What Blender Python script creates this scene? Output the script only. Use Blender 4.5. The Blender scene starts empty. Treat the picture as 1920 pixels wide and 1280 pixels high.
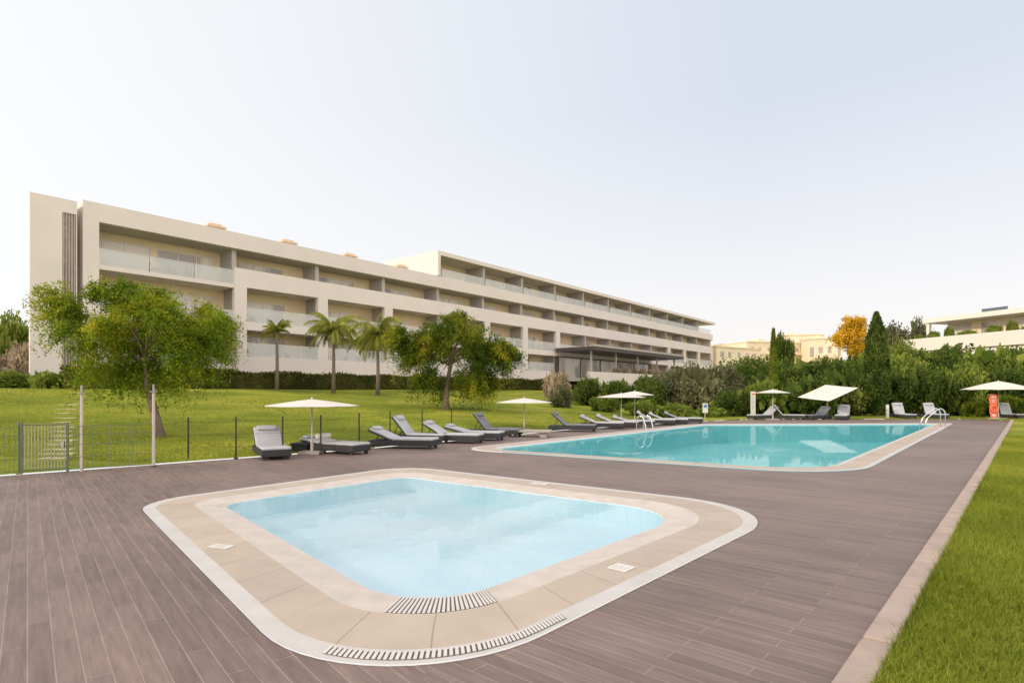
import bpy,bmesh,math,random
import numpy as np
from mathutils import Vector,Matrix
from mathutils.geometry import delaunay_2d_cdt
random.seed(7); RNG=np.random.default_rng(11)
C=bpy.context.scene.collection
F=1100.0;H=1.6;YH=735.0
# ---------------------------------------------------------------- basics
def tag(o,label=None,cat=None,group=None,kind=None):
    if label:o['label']=label
    if cat:o['category']=cat
    if group:o['group']=group
    if kind:o['kind']=kind
    return o
def empty(name,loc=(0,0,0),rz=0,label=None,cat=None,group=None,kind=None):
    o=bpy.data.objects.new(name,None);C.objects.link(o);o.location=loc;o.rotation_euler=(0,0,rz)
    return tag(o,label,cat,group,kind)
class MB:
    def __init__(s):s.v=[];s.f=[];s.uv=None
    def box(s,x0,x1,y0,y1,z0,z1,M=None):
        n=len(s.v)
        P=[(x0,y0,z0),(x1,y0,z0),(x1,y1,z0),(x0,y1,z0),(x0,y0,z1),(x1,y0,z1),(x1,y1,z1),(x0,y1,z1)]
        if M is not None:P=[tuple(M@Vector(p)) for p in P]
        s.v+=P
        s.f+=[tuple(n+i for i in q) for q in((0,3,2,1),(4,5,6,7),(0,1,5,4),(1,2,6,5),(2,3,7,6),(3,0,4,7))];return s
    def tube(s,pts,rs,k=8,cap=True):
        pts=[Vector(p) for p in pts]
        if not hasattr(rs,'__len__'):rs=[rs]*len(pts)
        n=len(s.v);up=None
        for i,p in enumerate(pts):
            d=(pts[min(i+1,len(pts)-1)]-pts[max(i-1,0)]).normalized()
            if up is None:
                up=Vector((0,0,1)) if abs(d.z)<.9 else Vector((1,0,0))
            a=d.cross(up)
            if a.length<1e-4:a=d.orthogonal()
            a.normalize();b=a.cross(d).normalized();up=b
            for j in range(k):
                t=2*math.pi*j/k;s.v.append(tuple(p+(a*math.cos(t)+b*math.sin(t))*rs[i]))
        for i in range(len(pts)-1):
            for j in range(k):
                j2=(j+1)%k;s.f.append((n+i*k+j,n+i*k+j2,n+(i+1)*k+j2,n+(i+1)*k+j))
        if cap:
            s.f.append(tuple(n+j for j in range(k))[::-1]);m=n+(len(pts)-1)*k;s.f.append(tuple(m+j for j in range(k)))
        return s
    def poly(s,P):
        n=len(s.v);s.v+=[tuple(p) for p in P];s.f.append(tuple(range(n,n+len(P))));return s
    def build(s,name,mat,parent=None,loc=(0,0,0),rz=0,smooth=False,bevel=0,fix=True):
        me=bpy.data.meshes.new(name);me.from_pydata(s.v,[],s.f)
        if s.uv:
            l=me.uv_layers.new(name='UVMap')
            for i,lp in enumerate(me.loops):l.data[i].uv=s.uv[lp.vertex_index]
        if fix:
            b=bmesh.new();b.from_mesh(me);bmesh.ops.recalc_face_normals(b,faces=b.faces);b.to_mesh(me);b.free()
        if smooth:
            for p in me.polygons:p.use_smooth=True
        me.materials.append(mat)
        o=bpy.data.objects.new(name,me);C.objects.link(o);o.location=loc;o.rotation_euler=(0,0,rz)
        if parent:o.parent=parent
        if bevel:
            m=o.modifiers.new('b','BEVEL');m.width=bevel;m.segments=3;m.limit_method='ANGLE'
        return o
def copy_tree(o,parent=None):
    c=o.copy();C.objects.link(c);c.parent=parent
    for ch in list(o.children):copy_tree(ch,c)
    return c
# ---------------------------------------------------------------- materials
def newmat(name):
    m=bpy.data.materials.new(name);m.use_nodes=True;nt=m.node_tree
    return m,nt,nt.nodes['Principled BSDF'],nt.nodes['Material Output']
def N(nt,t,**k):
    n=nt.nodes.new(t)
    for a,b in k.items():
        if a.startswith('i_'):n.inputs[a[2:].replace('_',' ')].default_value=b
        else:setattr(n,a,b)
    return n
def ramp(nt,src,stops):
    r=nt.nodes.new('ShaderNodeValToRGB');e=r.color_ramp.elements
    while len(e)<len(stops):e.new(.5)
    for x,(p,c) in zip(e,stops):x.position=p;x.color=(*c,1)
    nt.links.new(src,r.inputs[0]);return r.outputs[0]
def mat(name,col,rough=.7,var=.15,scale=3,bump=0,bscale=40,metal=0,col2=None,spec=.4):
    m,nt,p,out=newmat(name);L=nt.links.new
    tc=N(nt,'ShaderNodeTexCoord');n=N(nt,'ShaderNodeTexNoise',i_Scale=scale,i_Detail=6.0,i_Roughness=.6);L(tc.outputs['Object'],n.inputs['Vector'])
    c2=col2 or tuple(c*(1-var) for c in col);c1=tuple(min(1,c*(1+var*.5)) for c in col)
    L(ramp(nt,n.outputs['Fac'],[(.3,c2),(.7,c1)]),p.inputs['Base Color'])
    p.inputs['Roughness'].default_value=rough;p.inputs['Metallic'].default_value=metal;p.inputs['Specular IOR Level'].default_value=spec
    if bump:
        b=N(nt,'ShaderNodeTexNoise',i_Scale=bscale,i_Detail=4.0);L(tc.outputs['Object'],b.inputs['Vector'])
        bp=N(nt,'ShaderNodeBump',i_Strength=bump,i_Distance=.02);L(b.outputs['Fac'],bp.inputs['Height']);L(bp.outputs[0],p.inputs['Normal'])
    return m
def leafmat(name,dark,mid,light,scale=.9,trans=.35):
    m,nt,p,out=newmat(name);L=nt.links.new
    g=N(nt,'ShaderNodeNewGeometry');tc=N(nt,'ShaderNodeTexCoord')
    n=N(nt,'ShaderNodeTexNoise',i_Scale=scale,i_Detail=3.0);L(tc.outputs['Object'],n.inputs['Vector'])
    a=N(nt,'ShaderNodeMath',operation='MULTIPLY_ADD');L(g.outputs['Random Per Island'],a.inputs[0]);a.inputs[1].default_value=.45
    s=N(nt,'ShaderNodeMath',operation='MULTIPLY_ADD');L(n.outputs['Fac'],s.inputs[0]);s.inputs[1].default_value=1.5;s.inputs[2].default_value=-.5
    L(s.outputs[0],a.inputs[2])
    col=ramp(nt,a.outputs[0],[(.15,dark),(.5,mid),(.9,light)])
    d=N(nt,'ShaderNodeBsdfDiffuse');t=N(nt,'ShaderNodeBsdfTranslucent');mx=N(nt,'ShaderNodeMixShader');mx.inputs[0].default_value=trans
    L(col,d.inputs[0]);L(col,t.inputs[0]);L(d.outputs[0],mx.inputs[1]);L(t.outputs[0],mx.inputs[2]);L(mx.outputs[0],out.inputs[0])
    return m
M={}
M['render']=mat('white_render',(.735,.665,.625),.85,.06,.35,.15,30)
M['renderlit']=mat('cream_lit_render',(.90,.74,.52),.9,.08,.5,.1,30)  # cream wall with the warm light of the recesses put into its colour
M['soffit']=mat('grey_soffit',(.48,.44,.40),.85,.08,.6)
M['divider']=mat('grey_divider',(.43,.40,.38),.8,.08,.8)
M['dark']=mat('dark_canopy',(.09,.075,.07),.6,.1)
M['louver']=mat('louvre_metal',(.44,.36,.33),.5,.2,4)
M['whiteframe']=mat('white_frame',(.78,.74,.70),.5,.05)
M['chim']=mat('chimney_cap_sunlit',(.75,.55,.38),.8,.15,4)  # orange sun on the chimney tops, put into the cap colour
M['wicker']=mat('dark_wicker',(.04,.04,.045),.75,.4,60,.6,120)
M['cushion']=mat('grey_cushion',(.44,.45,.48),.95,.12,5,.25,90)
M['cushion2']=mat('slate_cushion',(.18,.19,.215),.95,.15,5,.25,90)
M['canvas']=mat('off_white_canvas',(.64,.605,.56),.9,.08,3,.1,120)
M['pole']=mat('pale_pole',(.52,.47,.42),.5,.1,8)
M['steel']=mat('brushed_steel',(.80,.81,.83),.18,.05,metal=1)
M['black']=mat('black_metal',(.03,.03,.03),.5,.2)
M['greenwire']=mat('green_wire',(.14,.17,.10),.5,.2)
M['gatebar']=mat('gate_bar',(.42,.40,.29),.5,.15)
M['concrete']=mat('concrete',(.36,.33,.30),.9,.15,2,.3,40)
M['kerb']=mat('kerb_stone',(.39,.31,.265),.9,.18,3,.35,60)
M['bark']=mat('bark',(.24,.17,.13),.95,.4,6,.8,30)
M['palmbark']=mat('palm_bark',(.22,.17,.13),.95,.4,10,.8,30)
M['signwhite']=mat('sign_white',(.66,.64,.61),.5,.03)
M['signmark']=mat('sign_mark',(.35,.34,.36),.6,.05)
M['orange']=mat('orange_red',(.80,.17,.09),.6,.15,5)
M['blue']=mat('blue_mark',(.08,.2,.5),.5,.05)
M['stripe']=mat('pool_edge_white',(.52,.50,.49),.7,.10,3,.2,80)
M['slot']=mat('drain_shadow',(.15,.135,.125),.9,.2)
M['slat']=mat('drain_slat',(.60,.57,.55),.6,.04)
M['pebble']=mat('overflow_band',(.56,.50,.455),.8,.14,4,.45,70)
M['farwhite']=mat('far_render',(.82,.69,.51),.9,.1,.3)
M['villa']=mat('villa_render',(.74,.70,.65),.9,.05,.3)
M['panel']=mat('roof_panel',(.10,.12,.16),.4,.1)
M['stone']=mat('step_stone',(.46,.42,.27),.9,.25,4,.3,40)
M['leafA']=leafmat('leaf_bright',(.07,.12,.012),(.20,.29,.025),(.62,.54,.05),.6,.45)
M['leafB']=leafmat('leaf_deep',(.04,.075,.012),(.13,.19,.022),(.58,.49,.04),.55,.42)
M['leafC']=leafmat('leaf_shrub',(.035,.065,.015),(.10,.145,.03),(.24,.26,.055),.5)
M['leafD']=leafmat('leaf_olive',(.08,.09,.04),(.17,.175,.09),(.30,.29,.15),.5)
M['leafE']=leafmat('leaf_hedge',(.05,.055,.02),(.11,.115,.035),(.21,.18,.06),.4)
M['leafY']=leafmat('leaf_yellow',(.45,.26,.03),(.75,.48,.04),(.85,.62,.08),.5)
M['leafG']=leafmat('leaf_cover',(.08,.13,.02),(.20,.26,.045),(.38,.40,.09),.8)
M['leafCy']=leafmat('leaf_cypress',(.03,.06,.015),(.085,.13,.03),(.20,.24,.05),1.2,.2)
M['leafCy2']=leafmat('leaf_cypress_light',(.09,.13,.015),(.18,.23,.03),(.32,.34,.05),1.2,.2)
M['leafP']=leafmat('leaf_palm',(.12,.16,.03),(.28,.30,.06),(.50,.47,.10),1.2)
M['leafStraw']=leafmat('leaf_straw',(.28,.23,.14),(.46,.37,.26),(.60,.49,.38),1.2)
M['blade']=leafmat('grass_blade',(.12,.155,.018),(.25,.295,.038),(.42,.42,.075),.35)
def glassmat(name,tint,fac):
    m,nt,p,out=newmat(name);L=nt.links.new
    t=N(nt,'ShaderNodeBsdfTransparent');t.inputs[0].default_value=(1,1,1,1)
    p.inputs['Base Color'].default_value=(*tint,1);p.inputs['Roughness'].default_value=.08
    mx=N(nt,'ShaderNodeMixShader');mx.inputs[0].default_value=fac
    L(t.outputs[0],mx.inputs[1]);L(p.outputs[0],mx.inputs[2]);L(mx.outputs[0],out.inputs[0]);return m
M['glass']=glassmat('balustrade_glass',(.70,.72,.72),.42)
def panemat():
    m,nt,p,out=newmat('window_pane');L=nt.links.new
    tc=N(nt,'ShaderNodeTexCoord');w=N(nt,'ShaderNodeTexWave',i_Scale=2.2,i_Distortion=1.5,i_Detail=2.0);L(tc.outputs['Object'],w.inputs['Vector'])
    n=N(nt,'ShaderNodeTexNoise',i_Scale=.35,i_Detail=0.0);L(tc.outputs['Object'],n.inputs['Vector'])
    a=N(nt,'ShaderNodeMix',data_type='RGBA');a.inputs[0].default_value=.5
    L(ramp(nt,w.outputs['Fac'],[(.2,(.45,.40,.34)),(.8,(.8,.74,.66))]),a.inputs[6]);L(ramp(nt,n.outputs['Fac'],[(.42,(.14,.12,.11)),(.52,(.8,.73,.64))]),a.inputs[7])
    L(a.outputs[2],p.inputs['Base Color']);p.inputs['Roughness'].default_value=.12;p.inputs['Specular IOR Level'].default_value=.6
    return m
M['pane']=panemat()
def watermat(name,tint,k,scale,strength):
    m,nt,p,out=newmat(name);L=nt.links.new
    tc=N(nt,'ShaderNodeTexCoord');n=N(nt,'ShaderNodeTexNoise',i_Scale=scale,i_Detail=3.0);L(tc.outputs['Object'],n.inputs['Vector'])
    b=N(nt,'ShaderNodeBump',i_Strength=strength,i_Distance=.02);L(n.outputs['Fac'],b.inputs['Height'])
    fr=N(nt,'ShaderNodeFresnel');fr.inputs[0].default_value=1.33;L(b.outputs[0],fr.inputs['Normal'])
    mu=N(nt,'ShaderNodeMath',operation='MULTIPLY');mu.inputs[1].default_value=k;L(fr.outputs[0],mu.inputs[0])
    g=N(nt,'ShaderNodeBsdfGlossy');g.inputs['Roughness'].default_value=.02;L(b.outputs[0],g.inputs['Normal'])
    t=N(nt,'ShaderNodeBsdfTransparent');t.inputs[0].default_value=(*tint,1)
    mx=N(nt,'ShaderNodeMixShader');L(mu.outputs[0],mx.inputs[0]);L(t.outputs[0],mx.inputs[1]);L(g.outputs[0],mx.inputs[2]);L(mx.outputs[0],out.inputs[0]);return m
M['waterS']=watermat('shallow_water',(.97,.99,1),.6,1.3,.16)
M['waterL']=watermat('deep_water',(.90,.99,.99),.5,1.6,.06)
def basinmat(name,a,b,scale):
    m,nt,p,out=newmat(name);L=nt.links.new
    tc=N(nt,'ShaderNodeTexCoord');n=N(nt,'ShaderNodeTexNoise',i_Scale=scale,i_Detail=5.0,i_Distortion=.6);L(tc.outputs['Object'],n.inputs['Vector'])
    br=N(nt,'ShaderNodeTexBrick',offset=0.0);L(tc.outputs['Object'],br.inputs['Vector']);br.inputs['Scale'].default_value=1;br.inputs['Brick Width'].default_value=.15;br.inputs['Row Height'].default_value=.15;br.inputs['Mortar Size'].default_value=.004
    br.inputs['Color1'].default_value=(1,1,1,1);br.inputs['Color2'].default_value=(.96,.97,.98,1);br.inputs['Mortar'].default_value=(.9,.92,.93,1)
    mx=N(nt,'ShaderNodeMix',data_type='RGBA',blend_type='MULTIPLY');mx.inputs[0].default_value=1
    L(ramp(nt,n.outputs['Fac'],[(.35,a),(.65,b)]),mx.inputs[6]);L(br.outputs['Color'],mx.inputs[7]);L(mx.outputs[2],p.inputs['Base Color']);p.inputs['Roughness'].default_value=.6;return m
M['basinS']=basinmat('shallow_basin',(.56,.78,.86),(.72,.86,.91),.5)
M['basinL']=basinmat('deep_basin',(.20,.59,.64),(.28,.67,.71),.25)
def tilemat(name,c1,c2,mortar,bw,rh,ms,uv=True,swap=False,rough=.7,streak=0,off=.5):
    m,nt,p,out=newmat(name);L=nt.links.new
    tc=N(nt,'ShaderNodeTexCoord');mp=N(nt,'ShaderNodeMapping');L(tc.outputs['UV' if uv else 'Object'],mp.inputs[0])
    if swap:mp.inputs['Rotation'].default_value=(0,0,math.radians(90))
    b=N(nt,'ShaderNodeTexBrick',offset=off,offset_frequency=2);L(mp.outputs[0],b.inputs['Vector'])
    b.inputs['Scale'].default_value=1;b.inputs['Brick Width'].default_value=bw;b.inputs['Row Height'].default_value=rh;b.inputs['Mortar Size'].default_value=ms;b.inputs['Mortar Smooth'].default_value=.1
    b.inputs['Color1'].default_value=(*c1,1);b.inputs['Color2'].default_value=(*c2,1);b.inputs['Mortar'].default_value=(*mortar,1)
    col=b.outputs['Color']
    mp2=N(nt,'ShaderNodeMapping');L(tc.outputs['Object'],mp2.inputs[0]);mp2.inputs['Scale'].default_value=(14,1.2,1) if streak else (1,1,1)
    n=N(nt,'ShaderNodeTexNoise',i_Scale=1.5 if streak else 2.0,i_Detail=8.0,i_Roughness=.65);L(mp2.outputs[0],n.inputs['Vector'])
    n2=N(nt,'ShaderNodeTexNoise',i_Scale=.35,i_Detail=4.0);L(tc.outputs['Object'],n2.inputs['Vector'])
    k=1 if streak else .35
    a=N(nt,'ShaderNodeMix',data_type='RGBA',blend_type='MULTIPLY');a.inputs[0].default_value=1;L(col,a.inputs[6]);L(ramp(nt,n.outputs['Fac'],[(.3,(1-.26*k,1-.28*k,1-.29*k)),(.7,(1+.18*k,1+.17*k,1+.16*k))]),a.inputs[7])
    a2=N(nt,'ShaderNodeMix',data_type='RGBA',blend_type='MULTIPLY');a2.inputs[0].default_value=1;L(a.outputs[2],a2.inputs[6]);L(ramp(nt,n2.outputs['Fac'],[(.3,(1-.20*k,1-.21*k,1-.20*k)),(.7,(1+.16*k,1+.13*k,1+.10*k))]),a2.inputs[7])
    L(a2.outputs[2],p.inputs['Base Color'])
    p.inputs['Roughness'].default_value=rough;p.inputs['Specular IOR Level'].default_value=.35
    bp=N(nt,'ShaderNodeBump',i_Strength=.5,i_Distance=.006);inv=N(nt,'ShaderNodeMath',operation='MULTIPLY_ADD');L(b.outputs['Fac'],inv.inputs[0]);inv.inputs[1].default_value=-1;L(n.outputs['Fac'],inv.inputs[2]);L(inv.outputs[0],bp.inputs['Height']);L(bp.outputs[0],p.inputs['Normal'])
    return m
M['deck']=tilemat('plank_deck',(.215,.160,.142),(.170,.126,.113),(.29,.235,.21),1.2,.125,.0035,uv=False,swap=True,rough=.55,streak=1,off=.37)
M['coping']=tilemat('beige_coping',(.46,.39,.325),(.425,.36,.30),(.31,.26,.21),.62,.9,.006,off=0)
def lawnmat():
    m,nt,p,out=newmat('lawn_grass');L=nt.links.new
    tc=N(nt,'ShaderNodeTexCoord')
    a=N(nt,'ShaderNodeTexNoise',i_Scale=.22,i_Detail=6.0,i_Roughness=.65);b=N(nt,'ShaderNodeTexNoise',i_Scale=9.0,i_Detail=8.0,i_Roughness=.8);c=N(nt,'ShaderNodeTexNoise',i_Scale=60.0,i_Detail=4.0)
    for n in(a,b,c):L(tc.outputs['Object'],n.inputs['Vector'])
    c1=ramp(nt,a.outputs['Fac'],[(.35,(.145,.18,.025)),(.5,(.25,.285,.035)),(.66,(.40,.375,.06))]);c2=ramp(nt,b.outputs['Fac'],[(.3,(.6,.62,.55)),(.7,(1.25,1.25,1.2))])
    mx=N(nt,'ShaderNodeMix',data_type='RGBA',blend_type='MULTIPLY');mx.inputs[0].default_value=1;L(c1,mx.inputs[6]);L(c2,mx.inputs[7]);L(mx.outputs[2],p.inputs['Base Color'])
    p.inputs['Roughness'].default_value=1;p.inputs['Specular IOR Level'].default_value=.1
    bp=N(nt,'ShaderNodeBump',i_Strength=.8,i_Distance=.05);L(c.outputs['Fac'],bp.inputs['Height']);L(bp.outputs[0],p.inputs['Normal']);return m
M['lawn']=lawnmat()
# ---------------------------------------------------------------- terrain and projection
def clamp(x):return max(0,min(1,x))
def sm(x):x=clamp(x);return x*x*(3-2*x)
def qof(X,Y):return (X+21)*.7809-(Y-46.7)*.6247
def h(X,Y):
    q=qof(X,Y)
    t=clamp((31-q)/26);z=1.8*(t*.9+.1*sm(t))
    z+=4.2*sm((Y-46)/55)*sm((q-6)/16)
    z+=.05*math.sin(X*.3)*math.sin(Y*.23)*clamp((31-q)/5)
    return z
def G(px,py,z=0):
    Z=F*(H-z)/(py-YH);return Vector(((px-960)/F*Z,Z,z))
def T(px,py,Z0=8):
    Z=Z0
    while Z<200:
        X=(px-960)/F*Z;z=H-(py-YH)/F*Z
        if z<=h(X,Z):return Vector((X,Z,h(X,Z)))
        Z+=.1
    return Vector((X,Z,h(X,Z)))
def D(px,Z,z=None):
    X=(px-960)/F*Z;return Vector((X,Z,h(X,Z) if z is None else z))
def zat(py,Z):return H-(py-YH)/F*Z
deckL=[(-22,5.2),(-9.9,11.0),(-6.4,14.3),(-4.4,16.2),(-1.9,19.2),(2.0,24.4),(9.1,31.2),(13.9,34.3),(27.4,34.6)]
kd=Vector((.6614,.7500));k0=Vector((1.79,3.23))
deck=[Vector(p) for p in deckL]+[k0+kd*40.0-Vector((0,.0)),k0-kd*14,Vector((-22,-8))]
deck[8]=Vector((26.6,34.6));deck[9]=k0+kd*39.2
def inpoly(x,y,P):
    c=False;n=len(P)
    for i in range(n):
        a=P[i];b=P[(i+1)%n]
        if (a[1]>y)!=(b[1]>y) and x<(b[0]-a[0])*(y-a[1])/(b[1]-a[1])+a[0]:c=not c
    return c
def cdt(points,loops,keep):
    V=[Vector(p) for p in points];E=[]
    for lp in loops:
        n=len(V);V+=[Vector((p[0],p[1])) for p in lp];E+=[(n+i,n+(i+1)%len(lp)) for i in range(len(lp))]
    v,e,f,_,_,_=delaunay_2d_cdt(V,E,[],0,1e-5)
    out=[]
    for t in f:
        cx=sum(v[i].x for i in t)/3;cy=sum(v[i].y for i in t)/3
        if keep(cx,cy):out.append(tuple(t))
    return v,out
def dens(P,step):
    o=[]
    for i in range(len(P)):
        a=Vector(P[i]);b=Vector(P[(i+1)%len(P)]);k=max(1,int((b-a).length/step))
        o+=[a.lerp(b,j/k) for j in range(k)]
    return o
xs=list(np.concatenate([[-900,-500,-260,-150,-100,-70],np.arange(-52,60,1.25),[63,68,75,85,100,130,180,260,500,900]]))
ys=list(np.concatenate([[-200,-80,-30,-14],np.arange(-8,70,1.25),np.arange(72,130,3),[140,160,200,280,420,700,1200,1800]]))
pts=[(x+random.uniform(-.1,.1),y+random.uniform(-.1,.1)) for x in xs for y in ys if not inpoly(x,y,deck)]
dl=dens(deck,1.0)
v,f=cdt(pts,[dl],lambda x,y:not inpoly(x,y,deck))
mb=MB();mb.v=[(p.x,p.y,h(p.x,p.y)+.03) for p in v];mb.f=f
o=mb.build('lawn',M['lawn'],smooth=True);tag(o,'sloping green lawn rising from the deck to the hotel','lawn',kind='structure')
# ---------------------------------------------------------------- pools
def offpoly(P,o):
    n=len(P);r=[]
    for i in range(n):
        a,b,c=P[i-1],P[i],P[(i+1)%n]
        d1=(b-a).normalized();d2=(c-b).normalized();n1=Vector((-d1.y,d1.x));n2=Vector((-d2.y,d2.x))
        p1=a+n1*o;p2=b+n2*o
        den=d1.x*d2.y-d1.y*d2.x;t=((p2.x-p1.x)*d2.y-(p2.y-p1.y)*d2.x)/den
        r.append(p1+d1*t)
    return r
def rpoly(P,t,K=14,Mn=14):
    n=len(P);out=[]
    for i in range(n):
        a,b,c=P[i-1],P[i],P[(i+1)%n]
        s=b+(a-b).normalized()*t[i];e=b+(c-b).normalized()*t[i]
        for j in range(K+1):
            u=j/K
            c1=s.lerp(b,.56);c2=e.lerp(b,.56)
            out.append(s*(1-u)**3+c1*3*u*(1-u)**2+c2*3*u*u*(1-u)+e*u**3)
        s2=P[(i+1)%n]+(b-P[(i+1)%n]).normalized()*t[(i+1)%n]
        for j in range(1,Mn):out.append(e.lerp(s2,j/Mn))
    return out
def rings(P,t,o,dec=.62,mn=.3):
    return rpoly(offpoly(P,o),[max(x-o*dec,mn) for x in t])
def ringmesh(A,B,za,zb,name,m,par,va=0,vb=1,rng=None):
    mb=MB();n=len(A);idx=list(range(n))+[0] if rng is None else rng
    u=0;uv=[]
    for k,i in enumerate(idx):
        if k:u+=(Vector(A[i])-Vector(A[idx[k-1]])).length
        mb.v+=[(A[i].x,A[i].y,za),(B[i].x,B[i].y,zb)];uv+=[(u,va),(u,vb)]
    for k in range(len(idx)-1):mb.f.append((2*k,2*k+2,2*k+3,2*k+1))
    mb.uv=uv
    o=mb.build(name,m,par,fix=False)
    return o
SP=[Vector(p) for p in((-.741,2.785),(3.81,7.955),(-2.27,12.66),(-5.43,8.46))];St=[1.45,1.65,.9,.75]
LP=[Vector(p) for p in((6.32,12.05),(21.2,29.5),(9.6,28.9),(-.55,16.6))]
LP=offpoly(LP,-.72);Lt=[1.9,.9,.9,1.1]
def pool(P,t,name,label,depth,wo,wmat,bmat,bands,wz,wl):
    r=empty(name,label=label,cat='pool',kind='structure')
    for (a,b,za,zb,nm,m) in bands:
        A=rings(P,t,a);B=rings(P,t,b);ringmesh(A,B,za,zb,nm,m,r,a,b)
    W=rings(P,t,wo)
    ringmesh(W,W,bands[-1][3],-depth,'basin_wall',bmat,r)
    mb=MB();mb.poly([(p.x,p.y,-depth) for p in W]);mb.build('basin_floor',bmat,r,fix=False)
    mb=MB();mb.poly([(p.x,p.y,wz) for p in W]);w=mb.build('water',wmat,fix=False);tag(w,wl,'water',kind='structure')
    return r,W
sr,SW=pool(SP,St,'small_pool','small shallow pool with rounded corners and wide beige tiled surround in the foreground',.30,.97,M['waterS'],M['basinS'],
  [(0,.15,.012,.012,'edge_strip',M['stripe']),(.15,.60,.014,.014,'coping',M['coping']),(.60,.97,.012,-.025,'overflow_band',M['pebble'])],-.03,'pale blue water of the small foreground pool')
lr,LW=pool(LP,Lt,'large_pool','large turquoise swimming pool with pale stone edge behind the small pool',.9,.72,M['waterL'],M['basinL'],
  [(0,.12,.012,.012,'edge_strip',M['stripe']),(.12,.55,.014,.014,'coping',M['coping']),(.55,.72,.014,-.02,'overflow_band',M['stripe'])],-.04,'turquoise water of the large swimming pool')
So=rings(SP,St,.004);Lo=rings(LP,Lt,.004)
cen=sum(deck,Vector((0,0)))/len(deck)
dk=[cen+(p-cen)*1.012 for p in deck]
SA=[Vector(p) for p in((-.2,-9),(-.5,3.6),(-4.9,8.6),(-6.9,16.5),(-30,16.5),(-30,-9))]
v,f=cdt([],[dk,So,Lo,SA],lambda x,y:inpoly(x,y,dk) and not inpoly(x,y,So) and not inpoly(x,y,Lo))
def cent(t):return sum(v[i].x for i in t)/3,sum(v[i].y for i in t)/3
for ang,sel,lb in((math.atan2(.75,.6614),False,'brown plank pool deck between and around the pools, right section'),(math.atan2(.637,.771),True,'brown plank pool deck left of the small pool')):
    R2=Matrix.Rotation(-ang,2);mb=MB();mb.v=[(*(R2@p),0) for p in v];mb.f=[t for t in f if inpoly(*cent(t),SA)==sel]
    o=mb.build('deck',M['deck'],rz=ang)
    bm=bmesh.new();bm.from_mesh(o.data);bmesh.ops.delete(bm,geom=[x for x in bm.verts if not x.link_faces],context='VERTS');bm.to_mesh(o.data);bm.free()
    tag(o,lb,'deck',kind='structure')
def grate(P,t,a,b,z,i0,i1,name,par,za=None):
    A=rings(P,t,a);B=rings(P,t,b);n=len(A);idx=[i%n for i in range(i0,i1+1)]
    ch=ringmesh(A,B,z,za if za is not None else z,name,M['slot'],par,rng=idx)
    mb=MB();z2=(za if za is not None else z)
    for k in range(len(idx)-1):
        a0,a1=A[idx[k]],A[idx[k+1]];b0,b1=B[idx[k]],B[idx[k+1]]
        m=max(1,round((a1-a0).length/.034))
        for j in range(m):
            u0=j/m;u1=u0+.6/m
            q=[a0.lerp(a1,u0),a0.lerp(a1,u1),b0.lerp(b1,u1),b0.lerp(b1,u0)]
            zz=[z,z,z2,z2];nn=len(mb.v)
            mb.v+=[(p.x,p.y,s+.001) for p,s in zip(q,zz)]+[(p.x,p.y,s+.006) for p,s in zip(q,zz)]
            mb.f+=[(nn+4,nn+5,nn+6,nn+7),(nn,nn+1,nn+5,nn+4),(nn+1,nn+2,nn+6,nn+5),(nn+2,nn+3,nn+7,nn+6),(nn+3,nn,nn+4,nn+7)]
    mb.build('grate_slats',M['slat'],ch)
grate(SP,St,.04,.12,.016,4,15,'drain_grate',sr)
grate(SP,St,.62,.93,.0125,5,13,'drain_grate',sr,-.017)
kn=Vector((.75,-.6614))
mb=MB();a=k0-kd*14;b=k0+kd*39.2;seg=40
for i in range(seg):
    p=a.lerp(b,i/seg+.0004);q=a.lerp(b,(i+1)/seg-.0004)
    c=[p,q,q+kn*.17,p+kn*.17];n=len(mb.v)
    mb.v+=[(x.x,x.y,-.05) for x in c]+[(x.x,x.y,.065) for x in c]
    mb.f+=[(n,n+3,n+2,n+1),(n+4,n+5,n+6,n+7),(n,n+1,n+5,n+4),(n+1,n+2,n+6,n+5),(n+2,n+3,n+7,n+6),(n+3,n,n+4,n+7)]
o=mb.build('kerb',M['kerb'],bevel=.02);tag(o,'long pale stone kerb between deck and right hand grass','kerb',kind='structure')
# ---------------------------------------------------------------- building
d=Vector((.6247,.7809));P0=Vector((-21.0,46.7));bang=math.atan2(.7809,.6247)
def s_for(px,y=0):
    u=(px-960)/F;bx=P0.x-.7809*y;by=P0.y+.6247*y
    return (u*by-bx)/(.6247-u*.7809)
def BP(s,y,z):return Vector((P0.x+.6247*s-.7809*y,P0.y+.7809*s+.6247*y,z))
hb=empty('hotel_building',(P0.x,P0.y,0),bang,'long white four storey hotel with recessed balconies and glass balustrades','hotel')
SE=103.5
fr=MB()
fr.box(-11,SE,0,.4,12.85,14.1)
fr.box(-11,-10.1,0,.4,1,12.85)
fr.box(-1.1,SE,0,.4,9.9,11.35)
piers=[-1.1+7.4*k for k in range(7)]+[-1.1+7.4*k for k in range(11,15)]
for i,s in enumerate(piers):fr.box(s,s+1.0,0,.4,1,9.9)
def between(z0,z1,y0=0.003,y1=.397):
    for i in range(len(piers)-1):
        a=piers[i]+1.0;b=piers[i+1]
        if b-a<8:fr.box(a,b,y0,y1,z0,z1)
between(6.55,7.2);between(1.5,4.45)
fr.box(SE-.45,SE,.4,11,1,14.1);fr.box(-11,-10.6,.4,11,1,14.1)
fr.build('facade_frame',M['render'],hb)
op0=piers[6]+1.0;op1=piers[7]
core=MB();core.box(-10.6,SE-.45,2.4,11,1,13.9);core.build('inner_wall',M['renderlit'],hb)
sl=MB();sl.box(-10.1,-1.1,.05,2.4,9.75,10.05);sl.box(-10.1,-1.1,.05,2.4,6.6,6.9);sl.box(-10.1,-1.1,.05,2.4,3.4,3.7)
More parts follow.
